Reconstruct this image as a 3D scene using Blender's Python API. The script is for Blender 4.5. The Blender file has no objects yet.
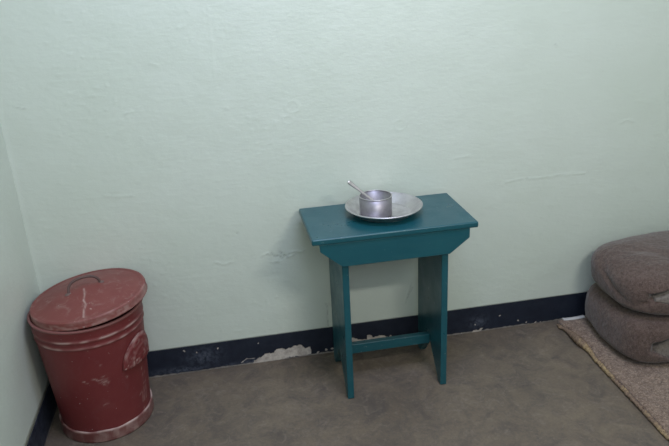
import bpy, bmesh, math, random
from mathutils import Vector, Matrix, noise
random.seed(7)
S = bpy.context.scene
C = S.collection
PI = math.pi

# ------------------------------------------------------------------ camera
F, PITCH, ROLL, YAW = 667.54, 0.3731, -0.0503, 0.1664
CAM = Vector((0.0, -1.9514, 1.2474))
def cam_axes():
    cy, sy, cp, sp = math.cos(YAW), math.sin(YAW), math.cos(PITCH), math.sin(PITCH)
    fw = Vector((sy*cp, cy*cp, -sp)); r = Vector((cy, -sy, 0)); u = r.cross(fw)
    c, s = math.cos(ROLL), math.sin(ROLL)
    return c*r + s*u, -s*r + c*u, fw
cr, cu, cf = cam_axes()
cd = bpy.data.cameras.new('camera'); cam = bpy.data.objects.new('camera', cd); C.objects.link(cam)
m = Matrix((cr, cu, -cf)).transposed().to_4x4(); m.translation = CAM
cam.matrix_world = m
cd.sensor_width = 36; cd.sensor_fit = 'HORIZONTAL'; cd.lens = F/669*36; cd.clip_start = 0.01
S.camera = cam
def at_wall(x, y):            # where a line of sight meets the back wall (used to measure marks on it)
    d = cf + cr*((x-334.5)/F) - cu*((y-223)/F)
    return CAM + d*(-CAM.y/d.y)

# ------------------------------------------------------------------ light
S.view_settings.view_transform = 'Standard'; S.view_settings.look = 'None'
S.view_settings.gamma = 1; S.view_settings.exposure = 0.10; S.view_settings.use_curve_mapping = False
w = bpy.data.worlds.new('world'); S.world = w; w.use_nodes = True
w.node_tree.nodes['Background'].inputs[0].default_value = (.55, .7, 1, 1)
w.node_tree.nodes['Background'].inputs[1].default_value = .05
def area(name, loc, target, sx, sy, power, col):
    l = bpy.data.lights.new(name, 'AREA'); l.shape = 'RECTANGLE'; l.size = sx; l.size_y = sy
    l.energy = power; l.color = col
    o = bpy.data.objects.new(name, l); C.objects.link(o); o.location = loc
    o.rotation_euler = (Vector(target)-Vector(loc)).to_track_quat('-Z', 'Y').to_euler()
    return o
area('tube_light', (.88, -1.75, 1.62), (.5, 0, .9), .42, .06, 10.5, (.97, .95, .93))
area('ceiling_light', (.42, -.90, 2.42), (.42, -.70, 0), .9, .3, 19, (.75, .85, 1.22))
area('fill_light', (.25, -2.5, 1.6), (.45, 0, .8), 1.0, .8, 13.5, (.80, .88, 1.02))  # added bluish fill behind the camera to lift the shadows, not a window

# ------------------------------------------------------------------ helpers
def link(name, me, mat, parent=None, smooth=False):
    o = bpy.data.objects.new(name, me); C.objects.link(o)
    if mat: me.materials.append(mat)
    if smooth: me.polygons.foreach_set('use_smooth', [True]*len(me.polygons))
    if parent: o.parent = parent; o.matrix_parent_inverse = Matrix.Translation(-parent.location)
    return o
def from_bm(name, bm, mat, parent=None, smooth=False):
    bmesh.ops.recalc_face_normals(bm, faces=bm.faces)
    me = bpy.data.meshes.new(name); bm.to_mesh(me); bm.free()
    return link(name, me, mat, parent, smooth)
def empty(name, loc, label, cat, group=None):
    o = bpy.data.objects.new(name, None); C.objects.link(o); o.location = loc; o.empty_display_size = .05
    o['label'] = label; o['category'] = cat
    if group: o['group'] = group
    return o
def tag(o, label, cat, group=None):
    o['label'] = label; o['category'] = cat
    if group: o['group'] = group
    return o
def struct(o): o['kind'] = 'structure'; return o
def bevel_mod(o, wd, seg=3):
    b = o.modifiers.new('bevel', 'BEVEL'); b.width = wd; b.segments = seg; b.limit_method = 'ANGLE'; b.angle_limit = math.radians(35)
    o.data.polygons.foreach_set('use_smooth', [True]*len(o.data.polygons))
    n = o.modifiers.new('wn', 'WEIGHTED_NORMAL'); n.keep_sharp = True
def box_bm(x0, x1, y0, y1, z0, z1, bm=None):
    bm = bm or bmesh.new()
    r = bmesh.ops.create_cube(bm, size=1)
    for v in r['verts']:
        v.co = Vector((x0+(v.co.x+.5)*(x1-x0), y0+(v.co.y+.5)*(y1-y0), z0+(v.co.z+.5)*(z1-z0)))
    return bm
def prism(pts, axis, a, b):   # polygon pts in the two other axes, extruded along axis from a to b
    bm = bmesh.new()
    def mk(p, t):
        return {'x': (t, p[0], p[1]), 'y': (p[0], t, p[1])}[axis]
    A = [bm.verts.new(mk(p, a)) for p in pts]; B = [bm.verts.new(mk(p, b)) for p in pts]
    bm.faces.new(A); bm.faces.new(B[::-1])
    for i in range(len(pts)):
        j = (i+1) % len(pts); bm.faces.new((A[i], B[i], B[j], A[j]))
    return bm
def lathe(prof, n=96, closed=False, bm=None):      # prof: (r, z)
    bm = bm or bmesh.new(); rings = []
    for r, z in prof:
        if r < 1e-6: rings.append([bm.verts.new((0, 0, z))])
        else: rings.append([bm.verts.new((r*math.cos(2*PI*i/n), r*math.sin(2*PI*i/n), z)) for i in range(n)])
    pairs = list(zip(rings, rings[1:])) + ([(rings[-1], rings[0])] if closed else [])
    for a, b in pairs:
        for i in range(n):
            j = (i+1) % n
            if len(a) == 1 and len(b) == 1: continue
            if len(a) == 1: bm.faces.new((a[0], b[i], b[j]))
            elif len(b) == 1: bm.faces.new((a[i], b[0], a[j]))
            else: bm.faces.new((a[i], b[i], b[j], a[j]))
    return bm
def tube(pts, rad, n=12, bm=None, flat=1.0, up=Vector((0, 0, 1))):
    bm = bm or bmesh.new(); pts = [Vector(p) for p in pts]; rings = []
    rr = rad if isinstance(rad, (list, tuple)) else [rad]*len(pts)
    for i, p in enumerate(pts):
        t = (pts[min(i+1, len(pts)-1)] - pts[max(i-1, 0)]).normalized()
        a = t.cross(up); a = a.normalized() if a.length > 1e-4 else Vector((1, 0, 0)); b = a.cross(t).normalized()
        rings.append([bm.verts.new(p + a*rr[i]*math.cos(2*PI*k/n) + b*rr[i]*flat*math.sin(2*PI*k/n)) for k in range(n)])
    for A, B in zip(rings, rings[1:]):
        for k in range(n): bm.faces.new((A[k], A[(k+1) % n], B[(k+1) % n], B[k]))
    bm.faces.new(rings[0]); bm.faces.new(rings[-1][::-1])
    return bm
def fbm(x, y, z=0, o=4, s=1.0):
    return noise.fractal(Vector((x*s, y*s, z*s)), 1.0, 2.0, o)
def sstep(a, b, x):
    t = max(0, min(1, (x-a)/(b-a))); return t*t*(3-2*t)
def seg_dist(px, pz, pl):
    best = 9
    for (ax, az), (bx, bz) in zip(pl, pl[1:]):
        dx, dz = bx-ax, bz-az; t = max(0, min(1, ((px-ax)*dx+(pz-az)*dz)/(dx*dx+dz*dz+1e-12)))
        best = min(best, math.hypot(px-ax-t*dx, pz-az-t*dz))
    return best
def poly_sd(px, pz, poly):     # signed distance, negative inside
    d = seg_dist(px, pz, poly+[poly[0]]); ins = False; j = len(poly)-1
    for i in range(len(poly)):
        xi, zi = poly[i]; xj, zj = poly[j]
        if (zi > pz) != (zj > pz) and px < (xj-xi)*(pz-zi)/(zj-zi)+xi: ins = not ins
        j = i
    return -d if ins else d

# ------------------------------------------------------------------ materials
class Mat:
    def __init__(s, name, rough=.5, metal=0, spec=.5, coords='Object'):
        s.m = bpy.data.materials.new(name); s.m.use_nodes = True; s.t = s.m.node_tree
        s.p = s.t.nodes['Principled BSDF']; s.p.inputs['Roughness'].default_value = rough
        s.p.inputs['Metallic'].default_value = metal; s.p.inputs['Specular IOR Level'].default_value = spec
        s.co = s.t.nodes.new('ShaderNodeTexCoord').outputs[coords]
    def noise(s, scale, detail=4, rough=.55, stretch=None, dist=0):
        n = s.t.nodes.new('ShaderNodeTexNoise'); n.inputs['Scale'].default_value = scale
        n.inputs['Detail'].default_value = detail; n.inputs['Roughness'].default_value = rough; n.inputs['Distortion'].default_value = dist
        src = s.co
        if stretch:
            mp = s.t.nodes.new('ShaderNodeMapping'); mp.inputs['Scale'].default_value = stretch
            s.t.links.new(s.co, mp.inputs['Vector']); src = mp.outputs[0]
        s.t.links.new(src, n.inputs['Vector']); return n.outputs['Fac']
    def ramp(s, src, stops):
        r = s.t.nodes.new('ShaderNodeValToRGB'); e = r.color_ramp.elements
        while len(e) < len(stops): e.new(.5)
        for k, (p, c) in enumerate(stops):
            e[k].position = p; c = (c, c, c) if isinstance(c, (int, float)) else c; e[k].color = (*c, 1)
        s.t.links.new(src, r.inputs[0]); return r.outputs[0]
    def mix(s, f, a, b):
        n = s.t.nodes.new('ShaderNodeMix'); n.data_type = 'RGBA'
        for sock, v in ((n.inputs[0], f), (n.inputs[6], a), (n.inputs[7], b)):
            if isinstance(v, (int, float)): sock.default_value = v
            elif isinstance(v, tuple): sock.default_value = (*v, 1)
            else: s.t.links.new(v, sock)
        return n.outputs[2]
    def math(s, op, a, b=0):
        n = s.t.nodes.new('ShaderNodeMath'); n.operation = op
        for sock, v in ((n.inputs[0], a), (n.inputs[1], b)):
            if isinstance(v, (int, float)): sock.default_value = v
            else: s.t.links.new(v, sock)
        return n.outputs[0]
    def attr(s, name):
        n = s.t.nodes.new('ShaderNodeAttribute'); n.attribute_name = name; return n.outputs['Fac']
    def base(s, v):
        if isinstance(v, tuple): s.p.inputs['Base Color'].default_value = (*v, 1)
        else: s.t.links.new(v, s.p.inputs['Base Color'])
    def rough(s, v): s.t.links.new(v, s.p.inputs['Roughness'])
    def bump(s, *layers):
        prev = None
        for h, st, d in layers:
            b = s.t.nodes.new('ShaderNodeBump'); b.inputs['Strength'].default_value = st; b.inputs['Distance'].default_value = d
            s.t.links.new(h, b.inputs['Height'])
            if prev: s.t.links.new(prev, b.inputs['Normal'])
            prev = b.outputs[0]
        s.t.links.new(prev, s.p.inputs['Normal'])

WALL = (.600, .645, .555)
def wall_mat():
    k = Mat('wall_paint', .48, spec=.9)
    n = k.noise(2.2, 5, .6)
    c = k.mix(k.ramp(n, [(.35, 0.), (.7, 1.)]), WALL, (WALL[0]*.94, WALL[1]*.955, WALL[2]*.93))
    crack = k.attr('crack')
    c = k.mix(crack, c, (.17, .19, .16))
    k.base(c)
    rn = k.ramp(k.noise(5, 3), [(.3, .42), (.7, .52)]); k.rough(rn)
    k.bump((k.noise(7, 3, .5), .3, .012), (k.noise(38, 4, .6, (1, 1, 2.2)), .28, .003), (k.noise(170, 2), .15, .001))
    return k.m
def band_mat():
    k = Mat('baseboard_paint', .5, spec=.35)
    n = k.noise(30, 6, .65)
    c = k.mix(k.ramp(n, [(.4, 0.), (.75, 1.)]), (.010, .0135, .024), (.017, .022, .035))
    sc = k.math('MULTIPLY', k.attr('scuff'), k.ramp(k.noise(60, 6, .7), [(.4, 0.), (.6, 1.)]))
    c = k.mix(sc, c, (.075, .085, .11))
    pl = k.mix(k.ramp(k.noise(45, 5, .7), [(.35, 0.), (.65, 1.)]), (.62, .56, .49), (.36, .31, .27))
    c = k.mix(k.attr('chip'), c, pl)
    k.base(c); k.bump((k.noise(60, 5, .6), .3, .003), (k.noise(8, 2), .3, .01))
    return k.m
def floor_mat():
    k = Mat('concrete', .55, spec=.35)
    big = k.noise(2.6, 6, .62, dist=.4); mid = k.noise(11, 7, .68, dist=.8); fine = k.noise(120, 5, .7)
    c = k.mix(k.ramp(big, [(.38, 0.), (.62, 1.)]), (.136, .103, .074), (.192, .147, .102))
    c = k.mix(k.ramp(mid, [(.42, 0.), (.7, .75)]), c, (.080, .066, .056))
    c = k.mix(k.ramp(k.noise(22, 8, .75, dist=1.5), [(.52, 0.), (.68, .55)]), c, (.25, .20, .155))
    c = k.mix(k.ramp(fine, [(.35, .35), (.6, 0.)]), c, (.07, .064, .058))
    k.base(c); k.rough(k.ramp(mid, [(.3, .45), (.7, .7)]))
    k.bump((mid, .25, .006), (fine, .35, .0015), (k.noise(400, 2), .2, .0006))
    return k.m
def teal_mat():
    k = Mat('teal_paint', .3, spec=.5)
    n = k.noise(9, 4); streak = k.noise(30, 5, .6, (.25, 3, 3))
    c = k.mix(k.ramp(n, [(.3, 0.), (.7, 1.)]), (.007, .072, .090), (.010, .083, .100))
    c = k.mix(k.ramp(streak, [(.5, 0.), (.8, .35)]), c, (.022, .10, .11))
    chips = k.math('MULTIPLY', k.ramp(k.noise(95, 3, .5), [(.69, 0.), (.72, 1.)]), k.attr('wear'))
    c = k.mix(chips, c, (.20, .27, .27))
    k.base(c); k.rough(k.ramp(k.noise(14, 4), [(.3, .26), (.7, .42)]))
    k.bump((streak, .12, .002), (k.noise(60, 3), .1, .001))
    return k.m
def red_mat(name, base, hi, wearcol, wear=.6, rough=.5):
    k = Mat(name, rough, spec=.4)
    n = k.noise(9, 6, .65)
    c = k.mix(k.ramp(n, [(.35, 0.), (.7, 1.)]), base, hi)
    dust = k.ramp(k.noise(26, 7, .72, dist=.6), [(.52, 0.), (.78, wear)])
    c = k.mix(dust, c, wearcol)
    sp = k.ramp(k.noise(120, 3, .6), [(.70, 0.), (.75, .8)])
    c = k.mix(sp, c, (.45, .38, .35))
    c = k.mix(k.attr('scratch'), c, (.50, .36, .31))
    k.base(c); k.bump((k.noise(14, 4), .25, .004), (k.noise(90, 4), .25, .001))
    return k.m
def steel_mat(name='brushed_steel', rough=.3, col=(.52, .51, .53)):
    k = Mat(name, rough, 1.0)
    k.base(k.mix(k.ramp(k.noise(30, 5, .7), [(.4, 0.), (.7, 1.)]), col, (col[0]*.75, col[1]*.74, col[2]*.75)))
    k.rough(k.ramp(k.noise(25, 5, .7), [(.35, rough*.8), (.7, rough*1.35)]))
    k.bump((k.noise(260, 2), .1, .0004))
    return k.m
def wool_mat(name, a, b, fleck, s=1.0):
    k = Mat(name, .95, spec=.1)
    c = k.mix(k.ramp(k.noise(14, 5, .6), [(.35, 0.), (.7, 1.)]), a, b)
    c = k.mix(k.ramp(k.noise(110*s, 5, .75), [(.45, 0.), (.62, .35)]), c, fleck)
    c = k.mix(k.ramp(k.noise(100*s, 4, .7, (1.2, 1, .8)), [(.36, .6), (.5, 0.)]), c, (a[0]*.5, a[1]*.5, a[2]*.55))
    c = k.mix(k.ramp(k.noise(330*s, 4, .75), [(.5, 0.), (.68, .8)]), c, fleck)
    c = k.mix(k.ramp(k.noise(260*s, 3, .7, (1, 1.3, .8)), [(.30, .7), (.46, 0.)]), c, (a[0]*.45, a[1]*.45, a[2]*.5))
    k.base(c)
    k.p.inputs['Sheen Weight'].default_value = .25; k.p.inputs['Sheen Roughness'].default_value = .5
    k.bump((k.noise(45, 4, .6), .35, .006), (k.noise(300*s, 4, .7), .6, .0025))
    return k.m
def straw_mat():
    k = Mat('straw_edge', .9, spec=.15)
    c = k.mix(k.ramp(k.noise(13, 4, .6), [(.44, 0.), (.66, 1.)]), (.24, .165, .115), (.42, .30, .155))
    c = k.mix(k.ramp(k.noise(200, 4, .7, (1, 2, 1)), [(.36, .8), (.5, 0.)]), c, (.06, .045, .035))
    k.base(c); k.bump((k.noise(150, 4, .7), .7, .003))
    return k.m
M_wall, M_band, M_floor, M_teal = wall_mat(), band_mat(), floor_mat(), teal_mat()
M_bin = red_mat('red_oxide_paint', (.142, .022, .0225), (.162, .028, .027), (.17, .058, .056), .5)
M_lid = red_mat('dusty_red_lid_paint', (.18, .043, .037), (.215, .060, .050), (.29, .17, .145), .95, .5)
M_rim = red_mat('worn_red_rim_paint', (.15, .045, .040), (.20, .085, .075), (.30, .21, .18), .9, .6)
M_wire = red_mat('rusty_wire', (.045, .020, .018), (.085, .040, .034), (.14, .09, .075), .6, .6)
M_steel = steel_mat(rough=.42, col=(.66,.63,.63)); M_steel2 = steel_mat('cup_steel', .5, (.37, .345, .37))
M_wool = wool_mat('brown_wool', (.082, .053, .041), (.114, .076, .060), (.195, .142, .120))
M_wool2 = wool_mat('pale_wool', (.175, .145, .12), (.22, .185, .155), (.25, .22, .19))
M_mat = wool_mat('felt', (.150, .098, .072), (.195, .132, .096), (.46, .34, .25), .6)
M_straw = straw_mat()
k = Mat('white_hem', .9); k.base(k.mix(k.noise(120), (.42, .40, .38), (.55, .53, .50))); M_hem = k.m

# ------------------------------------------------------------------ room
XL, XR, YF, ZC, BH = -.5895, 1.98, -2.6, 2.5, .0985
def grid_slab(name, u0, u1, v0, v1, nu, nv, fn, back, mat, attrs=()):
    """fine relief surface fn(u,v)->(Vector, attr values) closed by a plain slab behind it"""
    vs, fs = [], []; av = [[] for _ in attrs]
    for j in range(nv+1):
        for i in range(nu+1):
            co, a = fn(u0+(u1-u0)*i/nu, v0+(v1-v0)*j/nv); vs.append(co)
            for q, x in zip(av, a): q.append(x)
    N = nu+1
    for j in range(nv):
        for i in range(nu):
            a = j*N+i; fs.append((a, a+1, a+N+1, a+N))
    ring = [i for i in range(nu+1)] + [j*N+nu for j in range(1, nv+1)] + [nv*N+i for i in range(nu-1, -1, -1)] + [j*N for j in range(nv-1, 0, -1)]
    off = len(vs)
    for r in ring:
        vs.append(Vector(vs[r])+Vector(back)); [q.append(0.) for q in av]
    n = len(ring)
    for q in range(n):
        p = (q+1) % n; fs.append((ring[p], ring[q], off+q, off+p))
    fs.append(tuple(off+q for q in range(n)))
    me = bpy.data.meshes.new(name); me.from_pydata(vs, [], fs); me.update()
    for nm, q in zip(attrs, av):
        a = me.attributes.new(nm, 'FLOAT', 'POINT'); a.data.foreach_set('value', q)
    o = link(name, me, mat)
    me.polygons.foreach_set('use_smooth', [i < nu*nv for i in range(len(me.polygons))])
    return struct(o)
def W2(pl): return [(lambda p: (p.x, p.z))(at_wall(*q)) for q in pl]
# raised or sunken paint marks seen on the back wall: polyline, width, height(+ out), crack darkness
marks = [
 (W2([(262, 256), (268, 253), (273, 255)]), .0022, .0015, .35),
 (W2([(271, 253), (275, 257), (279, 255), (282, 259), (285, 256)]), .0026, -.0015, .75),
 (W2([(279, 252), (283, 254), (286, 257), (290, 253)]), .0026, -.0015, .8),
 (W2([(286, 257), (291, 256), (296, 254)]), .0024, .0015, .6),
 (W2([(290, 253), (296, 251), (301, 252), (305, 250)]), .0024, .002, .35),
 (W2([(272, 262), (279, 261)]), .002, .0015, .2),
 (W2([(215, 262), (224, 265), (232, 262)]), .002, .0012, .2),
 (W2([(325, 303), (328, 308), (327, 318), (329, 326)]), .0026, -.0015, .6),
 (W2([(328, 303), (332, 306)]), .0024, .0018, .3),
 (W2([(411, 284), (408, 294), (405, 304)]), .0028, .002, .3),
 (W2([(413, 287), (407, 299)]), .002, -.001, .4),
 (W2([(207, 0), (212, 50), (215, 80)]), .004, .0006, .0),
 (W2([(506, 182), (520, 179), (536, 178), (560, 175), (585, 173)]), .0022, .0012, .08),
 (W2([(524, 179), (527, 178.5)]), .002, -.0015, .6),
 (W2([(555, 44), (557, 46)]), .0035, .0012, .35),
 (W2([(452, 159), (470, 156)]), .0022, .0012, .08),
 (W2([(621, 123), (627, 120), (634, 122)]), .003, .0015, .1),
 (W2([(14, 107), (20, 108), (27, 109)]), .0022, .0012, .3),
 (W2([(236, 233), (238, 234)]), .0022, -.0012, .5),
 (W2([(104, 195), (112, 197), (132, 196)]), .003, .0012, .08),
 (W2([(150, 63), (158, 66)]), .003, .0012, .1),
 (W2([(125, 114), (128, 113)]), .003, .0012, .2),
 (W2([(246, 117), (249, 118)]), .003, .0015, .15),
 (W2([(225, 108), (228, 109)]), .003, .0015, .15),
]
rings_ = [(at_wall(292.5, 107), .021, .0045), (at_wall(288, 120), .015, .004), (at_wall(400, 125), .02, .004)]
rings_ = [((p.x, p.z), r, t) for p, r, t in rings_]
def near(pl, x, z, m=.012):
    return min(p[0] for p in pl)-m < x < max(p[0] for p in pl)+m and min(p[1] for p in pl)-m < z < max(p[1] for p in pl)+m
def wall_fn(x, z):
    d = .0; c = 0.
    for pl, wd, h, dk in marks:
        if near(pl, x, z):
            q = seg_dist(x + .0015*fbm(x, z, 3, 2, 120), z + .0015*fbm(x, z, 9, 2, 120), pl)
            g = math.exp(-(q/wd)**2); d += (h if pl[0][1] < .55 else .55*h)*g; c = max(c, dk*math.exp(-(q/(wd*.6))**2)*(.55+.45*fbm(x, z, 5, 2, 90)+.2))
    for (cx, cz), r, t in rings_:
        if abs(x-cx) < .05 and abs(z-cz) < .05:
            q = abs(math.hypot(x-cx, (z-cz)*1.25)-r); d += .0006*math.exp(-(q/t)**2)
    # little runs and blisters of old paint
    if x < .25:
        b = noise.noise(Vector((x*70, 0, z*95))); d += .0012*sstep(.30, .7, b)*.6*sstep(.0, .5, noise.noise(Vector((x*4, 7, z*4))))
    d += .002*math.exp(-((x-XL)/.008)**2)
    return Vector((x, -d, z)), (max(0, min(1, c)),)
grid_slab('wall_back', XL-.02, XR, BH, ZC, 640, 600, wall_fn, (0, .12, 0), M_wall, ('crack',))

def lw_fn(y, z): return Vector((XL + .001*fbm(y, z, 1, 2, 6)+.0015*math.exp(-(y/.012)**2), y, z)), (0.,)
grid_slab('wall_left', .02, YF, BH, ZC, 160, 120, lw_fn, (-.12, 0, 0), M_wall, ('crack',))
for nm, a in (('wall_right', (XR, XR+.12, YF, 0, 0, ZC)), ('wall_front', (XL, XR, YF-.12, YF, 0, ZC))):
    struct(from_bm(nm, box_bm(*a), M_wall))
struct(from_bm('ceiling', box_bm(XL, XR, YF, 0, ZC, ZC+.1), M_wall))
def floor_fn(x, y): return Vector((x, y, -.0012 + .001*fbm(x, y, 0, 3, 7))), ()
grid_slab('floor', XL-.02, XR, YF, .02, 200, 200, floor_fn, (0, 0, -.1), M_floor)

# painted skirting band with plaster showing through
chips = [
 W2([(252.5, 365.5), (254.5, 360), (260, 358), (264.5, 354), (273.5, 352.3), (276.5, 348.7), (281.5, 347.6), (285.3, 349), (296, 345.6), (299.5, 344.4), (305, 347.2), (309.3, 346.4), (311.2, 350), (311, 354), (302, 355.5), (293, 356), (279, 360), (267, 362), (260, 364.5)]),
 W2([(350, 345.5), (352, 338), (359.5, 339.5), (367, 338.6), (367, 335), (371.8, 335), (372.3, 337.6), (380.5, 335), (389, 336.5), (390, 334.5), (392.5, 336.6), (403, 335.4), (415.5, 335), (416, 343), (380, 348), (350, 352)]),
 W2([(471, 333), (473.5, 330.5), (478, 330), (480.5, 327.5), (483, 328), (480, 331), (476, 333)]),
]
dots = [(184.5, 350.5, .004), (196.5, 352.5, .003), (218, 348.5, .0028), (156.5, 377.5, .0045), (500, 315.6, .003), (518, 320.5, .0034),
        (526, 321.5, .0036), (461.5, 333.2, .003), (475, 324.5, .003), (326, 349.5, .006), (332, 348, .006), (243, 361, .003), (258, 342.7, .0026), (318, 352, .005), (540, 321.5, .003), (535, 322, .003)]
dots = [((p.x, p.z), r) for p, r in ((at_wall(a, b), r) for a, b, r in dots)]
lines = [W2([(242, 362), (246, 358.6), (255, 358.2)])]
scuffs = [(W2([(204, 356)])[0], .05, .028), (W2([(180, 370)])[0], .09, .012), (W2([(478, 322)])[0], .03, .022), (W2([(250, 362)])[0], .09, .008), (W2([(500, 330)])[0], .16, .005)]
def band_fn(x, z):
    jx = x + .0040*fbm(x, z, 2, 4, 75); jz = z + .0045*fbm(x, z, 8, 4, 75); c = 0.; s = 0.
    for p in chips:
        if near(p, x, z): c = max(c, 1-sstep(-.0012, .0012, poly_sd(jx, jz, p)))
    for (cx, cz), r in dots:
        if abs(x-cx) < .02: c = max(c, 1-sstep(r*.7, r, math.hypot(jx-cx, jz-cz)))
    for p in lines:
        if near(p, x, z): c = max(c, .6*(1-sstep(.0008, .002, seg_dist(jx, jz, p))))
    # crumbling line where the paint meets the floor
    e = .004 + .004*noise.noise(Vector((x*9, 1, 0))) + .0035*noise.noise(Vector((x*60, 4, 0)))
    c = max(c, .55*(1-sstep(e-.001, e+.0015, z)))
    for (cx, cz), rx, rz in scuffs:
        s = max(s, math.exp(-((x-cx)/rx)**2-((z-cz)/rz)**2))
    return Vector((x, -.0015 + (.0012 if c > .5 else 0)*1 + .0005*c*fbm(x, z, 5, 3, 120), z)), (c, s)
grid_slab('baseboard_back', XL-.01, XR, -.001, BH, 1500, 60, band_fn, (0, .12, 0), M_band, ('chip', 'scuff'))
def lband_fn(y, z):
    e = .004 + .004*noise.noise(Vector((y*9, 1, 5)))
    return Vector((XL+.0015, y, z)), (.4*(1-sstep(e-.001, e+.0015, z)), .3)
grid_slab('baseboard_left', .01, YF, -.001, BH, 400, 24, lband_fn, (-.12, 0, 0), M_band, ('chip', 'scuff'))

# ------------------------------------------------------------------ teal bench table
SX0, SX1, SY0, SY1, SZ = .214, .6935, -.2895, -.022, .5432
tb = empty('side_table', (.4538, -.156, 0), 'small teal painted wooden table with plank legs standing against the wall', 'table')
def wear(o, f):
    me = o.data; a = me.attributes.new('wear', 'FLOAT', 'POINT')
    a.data.foreach_set('value', [f(v.co) for v in me.vertices])
def sub(bm, n=2, L=None):
    bmesh.ops.subdivide_edges(bm, edges=[e for e in bm.edges if e.calc_length() > (L or .08)], cuts=n, use_grid_fill=True); return bm
o = from_bm('table_top', box_bm(SX0, SX1, SY0, SY1, SZ-.018, SZ), M_teal, tb); wear(o, lambda c: .3); bevel_mod(o, .0045)
AT = SZ-.018
ap = [(.2345, AT), (.2365, .503), (.297, .4515), (.611, .4515), (.6695, .496), (.6695, AT)]
for y0, y1 in ((-.2855, -.2725), (-.0385, -.0255)):
    o = from_bm('apron', prism(ap, 'y', y0, y1), M_teal, tb); wear(o, lambda c: .25); bevel_mod(o, .0015, 2)
leg = [(-.2725, 0), (-.2515, 0), (-.164, .100), (-.146, .100), (-.0625, 0), (-.0385, 0), (-.0385, AT), (-.2725, AT)]
for x0, x1 in ((.297, .3165), (.5915, .611)):
    bm = bmesh.new(); A = []
    o = from_bm('leg', prism(leg, 'x', x0, x1), M_teal, tb); wear(o, lambda c: 1.0 if c.z < .2 else .5); bevel_mod(o, .0015, 2)
o = from_bm('stretcher', box_bm(.3165, .5915, -.165, -.145, .088, .121), M_teal, tb); wear(o, lambda c: .5); bevel_mod(o, .002, 2)

# ------------------------------------------------------------------ plate, cup, spoon
PZ = SZ+.0005
def shift(o, loc): o.data.transform(Matrix.Translation(Vector(loc)))
pl = empty('plate', (.455, -.140, PZ), 'wide shallow stainless steel plate lying on the teal table', 'plate')
prof = [(0, .0012), (.0742, .0012), (.0762, .0024), (.0778, .0014), (.082, .0036), (.108, .0245), (.1115, .0262), (.1138, .0255), (.1136, .0236), (.111, .0232), (.083, -.0002), (.079, 0), (0, 0)]
o = from_bm('dish', lathe(prof, 128), M_steel, None, True); o.parent = pl
bm = bmesh.new()
for q in range(128):
    pass
o = from_bm('rolled_rim', lathe([(.1128+.0027*math.cos(a), .0250+.0024*math.sin(a)) for a in [2*PI*i/10 for i in range(10)]], 128, True, bm), M_steel, None, True); o.parent = pl
pl.location = (.455, -.140, PZ)
CX, CY, CZ = .4285, -.148, PZ+.0020
cp = empty('cup', (CX, CY, CZ), 'low round stainless steel cup standing in the steel plate', 'cup')
prof = [(0, 0), (.0455, 0), (.0470, .0015), (.0476, .004), (.0478, .058), (.0470, .058), (.0468, .004), (.045, .0016), (0, .0014)]
o = from_bm('cup_body', lathe(prof, 96), M_steel2, None, True); o.parent = cp
o = from_bm('cup_rim', lathe([(.0474+.0016*math.cos(a), .0583+.0014*math.sin(a)) for a in [2*PI*i/8 for i in range(8)]], 96, True), M_steel, None, True); o.parent = cp
# spoon: handle leans over the cup's left rim, bowl inside on the bottom
def spoon():
    a = Vector((.348, -.150, .6560)); b = Vector((.4585, -.158, .5550))
    d = (b-a).normalized(); L = (b-a).length
    side = d.cross(Vector((-.1, -.95, .45))).normalized(); up = side.cross(d).normalized()
    sp = empty('spoon', (.42, -.15, .56), 'thin stainless steel spoon leaning in the cup, handle over its left rim', 'spoon')
    bm = bmesh.new(); rows = []
    n = 40
    for i in range(n+1):
        t = i/n*.76; w_ = .0036 + .0024*(1-sstep(0, .35, t)); 
        if t < .04: w_ *= math.sqrt(max(.05, 1-(1-t/.04)**2))
        rows.append([(t, s_, w_) for s_ in (-1, -.5, 0, .5, 1)])
    top, bot = [], []
    for r in rows:
        top.append([bm.verts.new(a + d*(t*L) + side*(w_*s_) + up*(.0007 - .0005*abs(s_))) for t, s_, w_ in r])
        bot.append([bm.verts.new(a + d*(t*L) + side*(w_*s_) + up*(-.0007 + .0002*abs(s_))) for t, s_, w_ in r])
    def skin(T, B):
        m_ = len(T[0])
        for i in range(len(T)-1):
            for j in range(m_-1):
                bm.faces.new((T[i][j], T[i][j+1], T[i+1][j+1], T[i+1][j])); bm.faces.new((B[i][j], B[i+1][j], B[i+1][j+1], B[i][j+1]))
            bm.faces.new((T[i][0], T[i+1][0], B[i+1][0], B[i][0])); bm.faces.new((T[i][-1], B[i][-1], B[i+1][-1], T[i+1][-1]))
        bm.faces.new([v for v in T[0]]+[v for v in B[0][::-1]]); bm.faces.new([v for v in T[-1]][::-1]+[v for v in B[-1]])
    skin(top, bot)
    from_bm('handle', bm, M_steel, sp, True)
    bm = bmesh.new(); T, B = [], []
    for i in range(17):
        u_ = i/16; t = .75+.25*u_; w_ = .0165*max(.12, math.sin(PI*(u_*.88+.06)))**.8
        dip = .0055*math.sin(PI*u_)
        T.append([bm.verts.new(a + d*(t*L) + side*(w_*s_) + up*(-dip*(1-s_*s_)+.0005)) for s_ in (-1, -.6, -.2, .2, .6, 1)])
        B.append([bm.verts.new(a + d*(t*L) + side*(w_*s_) + up*(-dip*(1-s_*s_)-.0006)) for s_ in (-1, -.6, -.2, .2, .6, 1)])
    skin(T, B)
    from_bm('bowl', bm, M_steel, sp, True)
spoon()

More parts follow.
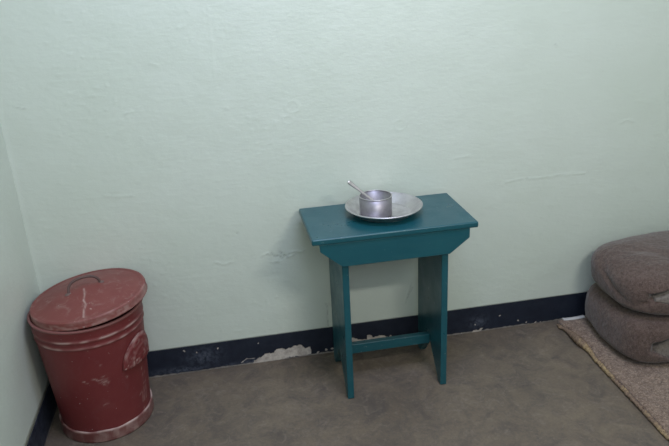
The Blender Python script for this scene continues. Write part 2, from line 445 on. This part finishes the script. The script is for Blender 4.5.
# ------------------------------------------------------------------ dustbin
BX, BY = -.425, -.164
bn = empty('dustbin', (BX, BY, 0), 'round dark red metal dustbin with a tilted lid standing in the corner', 'bin')
def scratch_attr(o, f):
    me = o.data; a = me.attributes.new('scratch', 'FLOAT', 'POINT')
    a.data.foreach_set('value', [max(0, min(1, f(v.co))) for v in me.vertices])
def br(z): return .1265 + (.1515-.1265)*(z/.37)
BT = .372
prof = [(0, .018)]
prof += [(br(0)-.006, .018), (br(.0)+.000, .018)]
N = 110
for i in range(N+1):
    z = .018 + (BT-.018)*i/N; r = br(z)
    for zc, h in ((.317, .0028), (.338, .0028)): r += h*math.exp(-((z-zc)/.0032)**2)
    prof.append((r, z))
prof += [(br(BT)-.002, BT+.001)] + [(br(z)-.003, z) for z in (BT, .2, .03)] + [(0, .022)]
o = from_bm('bin_body', lathe(prof, 220), M_bin, None, True); o.parent = bn
marks_b = []
rb = random.Random(3)
for az, z, L in ((-83, .213, .008), (-78, .208, .012), (-74, .200, .013), (-75, .217, .008), (-78, .124, .010), (-94, .208, .008), (-76, .193, .012), (-73, .205, .007), (-72, .196, .010), (-75, .255, .004), (-40, .21, .004), (-48, .185, .005), (-30, .10, .006)):
    marks_b.append((math.radians(az), z, L, rb.uniform(-.8, .8)))
vert = [(math.radians(a), z0, z1) for a, z0, z1 in ((-22, .06, .19), (-17, .05, .17), (-26, .04, .10))]
def body_scratch(c):
    az = math.atan2(c.y, c.x); r = math.hypot(c.x, c.y); s = 0
    if r < br(c.z)-.001: return 0
    for zc in (.317, .338):
        s = max(s, (.15+.85*sstep(-.2, .5, noise.noise(Vector((az*5, zc*30, c.z*60)))))*.75*math.exp(-((c.z-zc-.001)/.0028)**2))
    for a, z, L, sl in marks_b:
        du = (az-a)*r + .004*noise.noise(c*160); dv = c.z-z - sl*du + .004*noise.noise(c*210)
        if abs(du) < L: s = max(s, .7*math.exp(-(dv/.0022)**2)*(1-(du/L)**2)*(.6+.8*noise.noise(c*300)))
    for a, z0, z1 in vert:
        if z0 < c.z < z1: s = max(s, .4*math.exp(-(((az-a)*r + .003*noise.noise(Vector((c.z*50, a, 0))))/.002)**2)*sstep(0, .2, noise.noise(Vector((c.z*80, a, 3)))+.1))
    return s
scratch_attr(o, body_scratch)
# foot ring
fr = [(.1275, .0), (.1335, .0), (.1345, .004), (.1335, .030), (.1345, .036), (.1320, .0385), (.1285, .036), (.1275, .03)]
o = from_bm('foot_ring', lathe(fr, 160, True), M_rim, None, True); o.parent = bn
for v in o.data.vertices:
    az = math.atan2(v.co.y, v.co.x); 
    if v.co.z > .02: v.co.z += .0035*noise.noise(Vector((az*3, 0, 2)))
scratch_attr(o, lambda c: .7*sstep(.031, .037, c.z)*sstep(-.3, .3, noise.noise(c*30)) + .35*sstep(.0, .4, noise.noise(c*45)))
# rolled top rim
o = from_bm('top_rim', lathe([(br(BT)+.0045*math.cos(a), BT+.0045*math.sin(a)) for a in [2*PI*i/12 for i in range(12)]], 160, True), M_bin, None, True); o.parent = bn
scratch_attr(o, lambda c: .15)
# pressed half-round handle covers on both sides
def lug(azc):
    bm = bmesh.new(); hw, hh, z0 = .070, .083, .212
    nu, nv = 40, 24; T, B = [], []
    for j in range(nv+1):
        rt, rb_ = [], []
        for i in range(nu+1):
            u_ = -1+2*i/nu; v_ = j/nv
            lim = math.sqrt(max(0, 1-u_*u_)); x = u_*hw; z = z0 + v_*lim*hh
            rho = math.sqrt(u_*u_ + (v_*lim)**2)
            out = 0.003 + .011*math.sqrt(max(0, 1-min(1, rho)**2)) + .0006*math.cos(rho*22)*(1 if rho < .95 else 0)
            if rho > .93: out = .0045
            rr = br(z); az = azc + x/rr
            rt.append(bm.verts.new(((rr+out)*math.cos(az), (rr+out)*math.sin(az), z)))
            rb_.append(bm.verts.new(((rr+out-.0035)*math.cos(az), (rr+out-.0035)*math.sin(az), z)))
        T.append(rt); B.append(rb_)
    for j in range(nv):
        for i in range(nu):
            bm.faces.new((T[j][i], T[j][i+1], T[j+1][i+1], T[j+1][i])); bm.faces.new((B[j][i], B[j+1][i], B[j+1][i+1], B[j][i+1]))
    for i in range(nu):
        bm.faces.new((T[0][i], B[0][i], B[0][i+1], T[0][i+1])); bm.faces.new((T[nv][i], T[nv][i+1], B[nv][i+1], B[nv][i]))
    bmesh.ops.remove_doubles(bm, verts=bm.verts, dist=1e-5)
    o = from_bm('side_handle', bm, M_bin, None, True); o.parent = bn
    def f(c):
        az = math.atan2(c.y, c.x); da = (az-azc+PI) % (2*PI)-PI; r = br(c.z)
        rho = math.sqrt((da*r/hw)**2 + ((c.z-z0)/hh)**2)
        s = .55*math.exp(-((rho-.97)/.05)**2)*sstep(-.4, .3, noise.noise(c*50))
        s = max(s, .9*sstep(.22, .45, noise.noise(c*130+Vector((3, 1, 0))))*sstep(.045, .0, c.z-z0))
        s = max(s, .12*math.exp(-((rho-.62)/.04)**2), .2*sstep(.2, .5, noise.noise(c*90)))
        return s
    scratch_attr(o, f)
lug(math.radians(-24)); lug(math.radians(156))
# lid, lifted on its right side
LC = Vector((-.414-BX, -.160-BY, .4015))
lidrot = Matrix.Translation(LC) @ Matrix.Rotation(-math.atan(.085), 4, 'Y') @ Matrix.Rotation(math.atan(.008), 4, 'X')
LR = .1585
prof = [(0, .034), (.012, .0335), (.05, .027), (.10, .016), (.138, .0065), (.146, .0045), (.152, .0055), (LR-.001, .004), (LR, .001), (LR+.0003, -.014), (LR+.002, -.0175), (LR, -.019), (LR-.002, -.017), (LR-.0022, -.002), (.145, .002), (.10, .0135), (.05, .0245), (0, .0315)]
pp = []
for (r0, z0), (r1, z1) in zip(prof, prof[1:]):
    n_ = max(1, int(math.hypot(r1-r0, z1-z0)/.004))
    for q in range(n_): pp.append((r0+(r1-r0)*q/n_, z0+(z1-z0)*q/n_))
pp.append(prof[-1]); pp[0] = (0, .034)
bm = lathe(pp, 200)
o = from_bm('lid', bm, M_lid, None, True); o.data.transform(lidrot); o.parent = bn
li = lidrot.inverted()
line = [(-.002, -.022), (.004, -.05), (.003, -.075), (.011, -.092), (.008, -.115), (.010, -.142)]
def lid_scratch(c):
    p = li @ c; s = 0
    if p.z > 0: s = max(s, .85*math.exp(-(seg_dist(p.x+.001*noise.noise(p*120), p.y, line)/.0022)**2)*(.7+.6*noise.noise(p*90)))
    r = math.hypot(p.x, p.y)
    s = max(s, .3*math.exp(-((r-LR)/.003)**2)*sstep(-.3, .3, noise.noise(p*25)))
    if math.hypot(p.x-.025, p.y+.115) < .003 and p.z > 0: s = .9
    if p.z < -.001 and r > LR-.001: s = max(s, .28*sstep(-.05, .3, noise.noise(Vector((p.x*60, p.y*60, p.z*130)))))
    return s
scratch_attr(o, lid_scratch); lid = o
# wire grip with its two eyelets
P = [lidrot @ Vector(v) for v in [(-.044, -.024, .024), (-.043, -.021, .033), (-.040, -.016, .044), (-.030, -.010, .053), (-.015, -.004, .0565), (0.002, .000, .057), (.020, .004, .054), (.031, .007, .046), (.036, .009, .037), (.038, .010, .026)]]
def catmull(P, k=6):
    out = []
    for i in range(len(P)-1):
        a, b, c, d = P[max(i-1, 0)], P[i], P[i+1], P[min(i+2, len(P)-1)]
        for q in range(k):
            t = q/k; out.append(.5*((2*b)+(c-a)*t+(2*a-5*b+4*c-d)*t*t+(3*b-a-3*c+d)*t**3))
    return out+[P[-1]]
o = from_bm('lid_handle', tube(catmull([Vector(p) for p in P]), .0036, 12, up=Vector((0, 1, .2))), M_wire, None, True)
o.parent = lid; scratch_attr(o, lambda c: .1)
for cx_, cy_ in ((-.045, -.025), (.039, .0105)):
    bm = lathe([(.0, .004), (.006, .0035), (.0095, .001), (.010, -.002), (0, -.002)], 24)
    o = from_bm('handle_eyelet', bm, M_wire, None, True)
    o.data.transform(lidrot @ Matrix.Translation((cx_, cy_, .034-math.hypot(cx_, cy_)*.17-.0005)) ); o.parent = lid; scratch_attr(o, lambda c: .2)

# ------------------------------------------------------------------ sleeping mat
mt = empty('sleeping_mat', (1.5, -.95, 0), 'brown felt sleeping mat with a frayed straw edge lying on the floor', 'mat')
EDGE = [(-.006, 1.112), (-.048, 1.116), (-.107, 1.125), (-.15, 1.131), (-.209, 1.130), (-.292, 1.120), (-.41, 1.116), (-.521, 1.111), (-.656, 1.106), (-.8, 1.11), (-1.2, 1.115), (-1.9, 1.11)]
def edge_x(y):
    for (y0, x0), (y1, x1) in zip(EDGE, EDGE[1:]):
        if y <= y0 and y >= y1: t = sstep(0, 1, (y-y0)/(y1-y0)); return x0+(x1-x0)*t
    return EDGE[0][1]
XM = 1.90
bm = bmesh.new(); T, B = [], []; nx, ny = 150, 360
for j in range(ny+1):
    y = -.030 - 1.83*j/ny; ex = edge_x(y) + .0022*noise.noise(Vector((y*45, 0, 0))) + .0012*noise.noise(Vector((y*140, 3, 0)))
    rt, rb_ = [], []
    for i in range(nx+1):
        t = (i/nx)**1.35; x = ex + (XM-ex)*t
        d = x-ex
        h = .0165 + .0055*(1-math.exp(-d/.008)) + .0022*fbm(x, y, 0, 3, 9)*sstep(0, .05, d) + .0009*fbm(x, y, 4, 2, 110)
        h += .004*math.exp(-(d/.02)**2)*max(0, noise.noise(Vector((y*14, 5, 0))))
        rt.append(bm.verts.new((x, y, h))); rb_.append(bm.verts.new((x, y, .0095 if i == 0 else .0008)))
    T.append(rt); B.append(rb_)
for j in range(ny):
    for i in range(nx):
        bm.faces.new((T[j][i], T[j+1][i], T[j+1][i+1], T[j][i+1])); bm.faces.new((B[j][i], B[j][i+1], B[j+1][i+1], B[j+1][i]))
    bm.faces.new((T[j][0], B[j][0], B[j+1][0], T[j+1][0])); bm.faces.new((T[j][nx], T[j+1][nx], B[j+1][nx], B[j][nx]))
for i in range(nx):
    bm.faces.new((T[0][i], T[0][i+1], B[0][i+1], B[0][i])); bm.faces.new((T[ny][i], B[ny][i], B[ny][i+1], T[ny][i+1]))
from_bm('felt_layer', bm, M_mat, mt, True)
# lumpy straw edging along the left side
pts, rad = [], []
n_ = 620
for j in range(n_+1):
    y = -.035 - 1.80*j/n_
    big = math.exp(-((y+.165)/.05)**2)
    r = .0062 + .0078*big + .0014*noise.noise(Vector((y*40, 2, 0))) + .0014*math.sin(y*420 + 3*noise.noise(Vector((y*20, 0, 0)))) * .6
    if j < 5: r *= .4+.12*j
    x = edge_x(y) - .004 - .009*big - .006*max(0, -noise.noise(Vector((y*11, 9, 0))))
    r += .0016*noise.noise(Vector((y*120, 6, 0))); pts.append((x+.002*noise.noise(Vector((y*60, 8, 0))), y, .0012+r*.95)); rad.append(r)
bm = tube(pts, rad, 12, up=Vector((0, 0, 1)))
for v in bm.verts:
    v.co += Vector((1, 0, .6))*(.0028*noise.noise(v.co*150)+.0012*noise.noise(v.co*400)); v.co.z = max(.001, v.co.z)
o = from_bm('straw_edging', bm, M_straw, mt, True); o['label'] = 'frayed yellowish straw edging'
# pale hem turned up at the wall end
bm = bmesh.new(); T, B = [], []
for i in range(40):
    x = 1.128 + .082*i/39; yy = -.0285
    wv = .0012*noise.noise(Vector((x*60, 0, 0)))
    T.append([bm.verts.new((x, yy-.0165*q/4 - .004*math.sin(PI*i/39), .0225+.0022+wv+.0018*math.sin(PI*q/4))) for q in range(5)])
    B.append([bm.verts.new((x, yy-.0165*q/4 - .004*math.sin(PI*i/39), .0215)) for q in range(5)])
for i in range(39):
    for q in range(4):
        bm.faces.new((T[i][q], T[i][q+1], T[i+1][q+1], T[i+1][q])); bm.faces.new((B[i][q], B[i+1][q], B[i+1][q+1], B[i][q+1]))
    bm.faces.new((T[i][0], T[i+1][0], B[i+1][0], B[i][0])); bm.faces.new((T[i][4], B[i][4], B[i+1][4], T[i+1][4]))
bm.faces.new(T[0]+B[0][::-1]); bm.faces.new(T[-1][::-1]+B[-1])
o = from_bm('hem', bm, M_hem, mt, True); o['label'] = 'white hem strip'

# ------------------------------------------------------------------ folded blankets
def blanket(label, x0, x1, y0, y1, z0, z1, shear, mouth, seed, bow, exps=(4.0, 2.6, 2.6), zmin=None, zmax=None, crease=False):
    """thick folded blanket: soft rounded body whose front shows the fold's mouth"""
    root = empty('folded_blanket', ((x0+x1)/2, (y0+y1)/2, z0), label, 'blanket', 'folded blankets on the sleeping mat')
    cx, cy, cz = (x0+x1)/2, (y0+y1)/2, (z0+z1)/2; hx, hy, hz = (x1-x0)/2, (y1-y0)/2, (z1-z0)/2
    bm = bmesh.new(); n = 90
    bmesh.ops.create_cube(bm, size=2)
    bmesh.ops.subdivide_edges(bm, edges=bm.edges[:], cuts=n, use_grid_fill=True)
    e1, et, eb = exps
    mx, zc, dz0, dz1, dep = mouth
    for v in bm.verts:
        p = v.co.copy()
        p = Vector((math.tan(p.x*.78)/math.tan(.78), math.tan(p.y*.78)/math.tan(.78), math.tan(p.z*.78)/math.tan(.78)))
        e2 = et if p.z > 0 else eb
        rxy = (abs(p.x)**e1+abs(p.y)**e1)**(1/e1)
        k = (rxy**e2+abs(p.z)**e2)**(-1/e2)
        q = p*k
        x, y, z = cx+q.x*hx, cy+q.y*hy, cz+q.z*hz
        x += shear(x, y, (z-z0)/(z1-z0))[0]; 
        s_ = shear(x, y, (z-z0)/(z1-z0)); y += s_[1]; z += s_[2]
        # soft lumps
        nn = noise.noise(Vector((x*7+seed, y*7, z*8)))*.009 + noise.noise(Vector((x*18+seed, y*18, z*20)))*.0030 + noise.noise(Vector((x*90+seed, y*90, z*90)))*.0012
        nrm = Vector((q.x, q.y, q.z*1.2)).normalized()
        dv = nrm*nn
        if z < z0+.012: dv.z = max(0, dv.z)
        x += dv.x; y += dv.y; z += dv.z
        # mouth of the fold on the front
        if q.y < 0 and x > mx-.02:
            zz = zc + bow*(x-mx)
            t = sstep(mx-.015, mx+.05, x); wd = dz0+(dz1-dz0)*sstep(mx, mx+.14, x)
            g = math.exp(-(abs(z-zz)/wd)**4)*t*sstep(.25, .85, -q.y)
            y += dep*g
        if crease and q.z > -.7:
            cc = [(.20, 1.225), (.24, 1.232), (.29, 1.285), (.345, 1.40), (.38, 1.50)]
            sv = x + .55*(y+.4)
            g = math.exp(-(seg_dist(z, sv, cc)/.009)**2)*sstep(-.7, -.4, q.z)*(1-sstep(-.1, .6, q.y))
            x -= nrm.x*.007*g; y -= nrm.y*.007*g; z -= nrm.z*.006*g
        if zmin is not None and z < zmin+.006: z = zmin + .006*math.exp((z-zmin-.006)/.006)
        if zmax is not None and z > zmax-.006: z = zmax - .006*math.exp(-(z-zmax+.006)/.006)
        v.co = (x, y, z)
    o = from_bm('folded_body', bm, M_wool, root, True)
    return root
def up_shear(x, y, t):
    # upper one overhangs to the left and swells towards its middle
    return (-.012*math.sin(PI*t), 0, 0)
def lo_shear(x, y, t):
    return (-.014*(1-t), 0, 0)
lo = blanket('brown wool blanket folded thick, lower of the stack, resting on the mat', 1.176, 1.86, -.408, -.020, .0245, .199, lo_shear, (1.232, .098, .018, .055, .075), 3.1, 0.0, (4.6, 3.6, 6.0), zmax=.1935)
up = blanket('brown wool blanket folded thick, topmost of the stack at the wall', 1.171, 1.85, -.404, -.022, .186, .352, up_shear, (1.218, .262, .012, .036, .065), 8.4, .10, (3.6, 2.8, 6.5), zmin=.1940, crease=True)
def inner(root, x0, x1, y0, y1, z0, z1, slope, seed):
    bm = bmesh.new(); bmesh.ops.create_cube(bm, size=2)
    bmesh.ops.subdivide_edges(bm, edges=bm.edges[:], cuts=40, use_grid_fill=True)
    cx, cy, cz = (x0+x1)/2, (y0+y1)/2, (z0+z1)/2
    for v in bm.verts:
        p = v.co; e = 5; k = (abs(p.x)**8+1e-9)**0; ryz = max(abs(p.y), abs(p.z)); l = (abs(p.y)**4+abs(p.z)**4)**.25
        f = ryz/l if l > 1e-6 else 1
        x, y, z = cx+p.x*(x1-x0)/2, cy+p.y*f*(y1-y0)/2, cz+p.z*f*(z1-z0)/2
        t = sstep(x0, x0+.035, x); z = cz+(z-cz)*(.35+.65*t) + slope*(x-x0); y += (1-t)*.012
        nn = noise.noise(Vector((x*14+seed, y*14, z*16)))*.003
        v.co = (x, y+nn, z+nn)
    o = from_bm('inner_fold', bm, M_wool2, root, True); o['label'] = 'paler inner fold'
inner(lo, 1.246, 1.75, -.392, -.29, .046, .108, 0, 1)
inner(up, 1.232, 1.74, -.384, -.29, .234, .272, .10, 5)
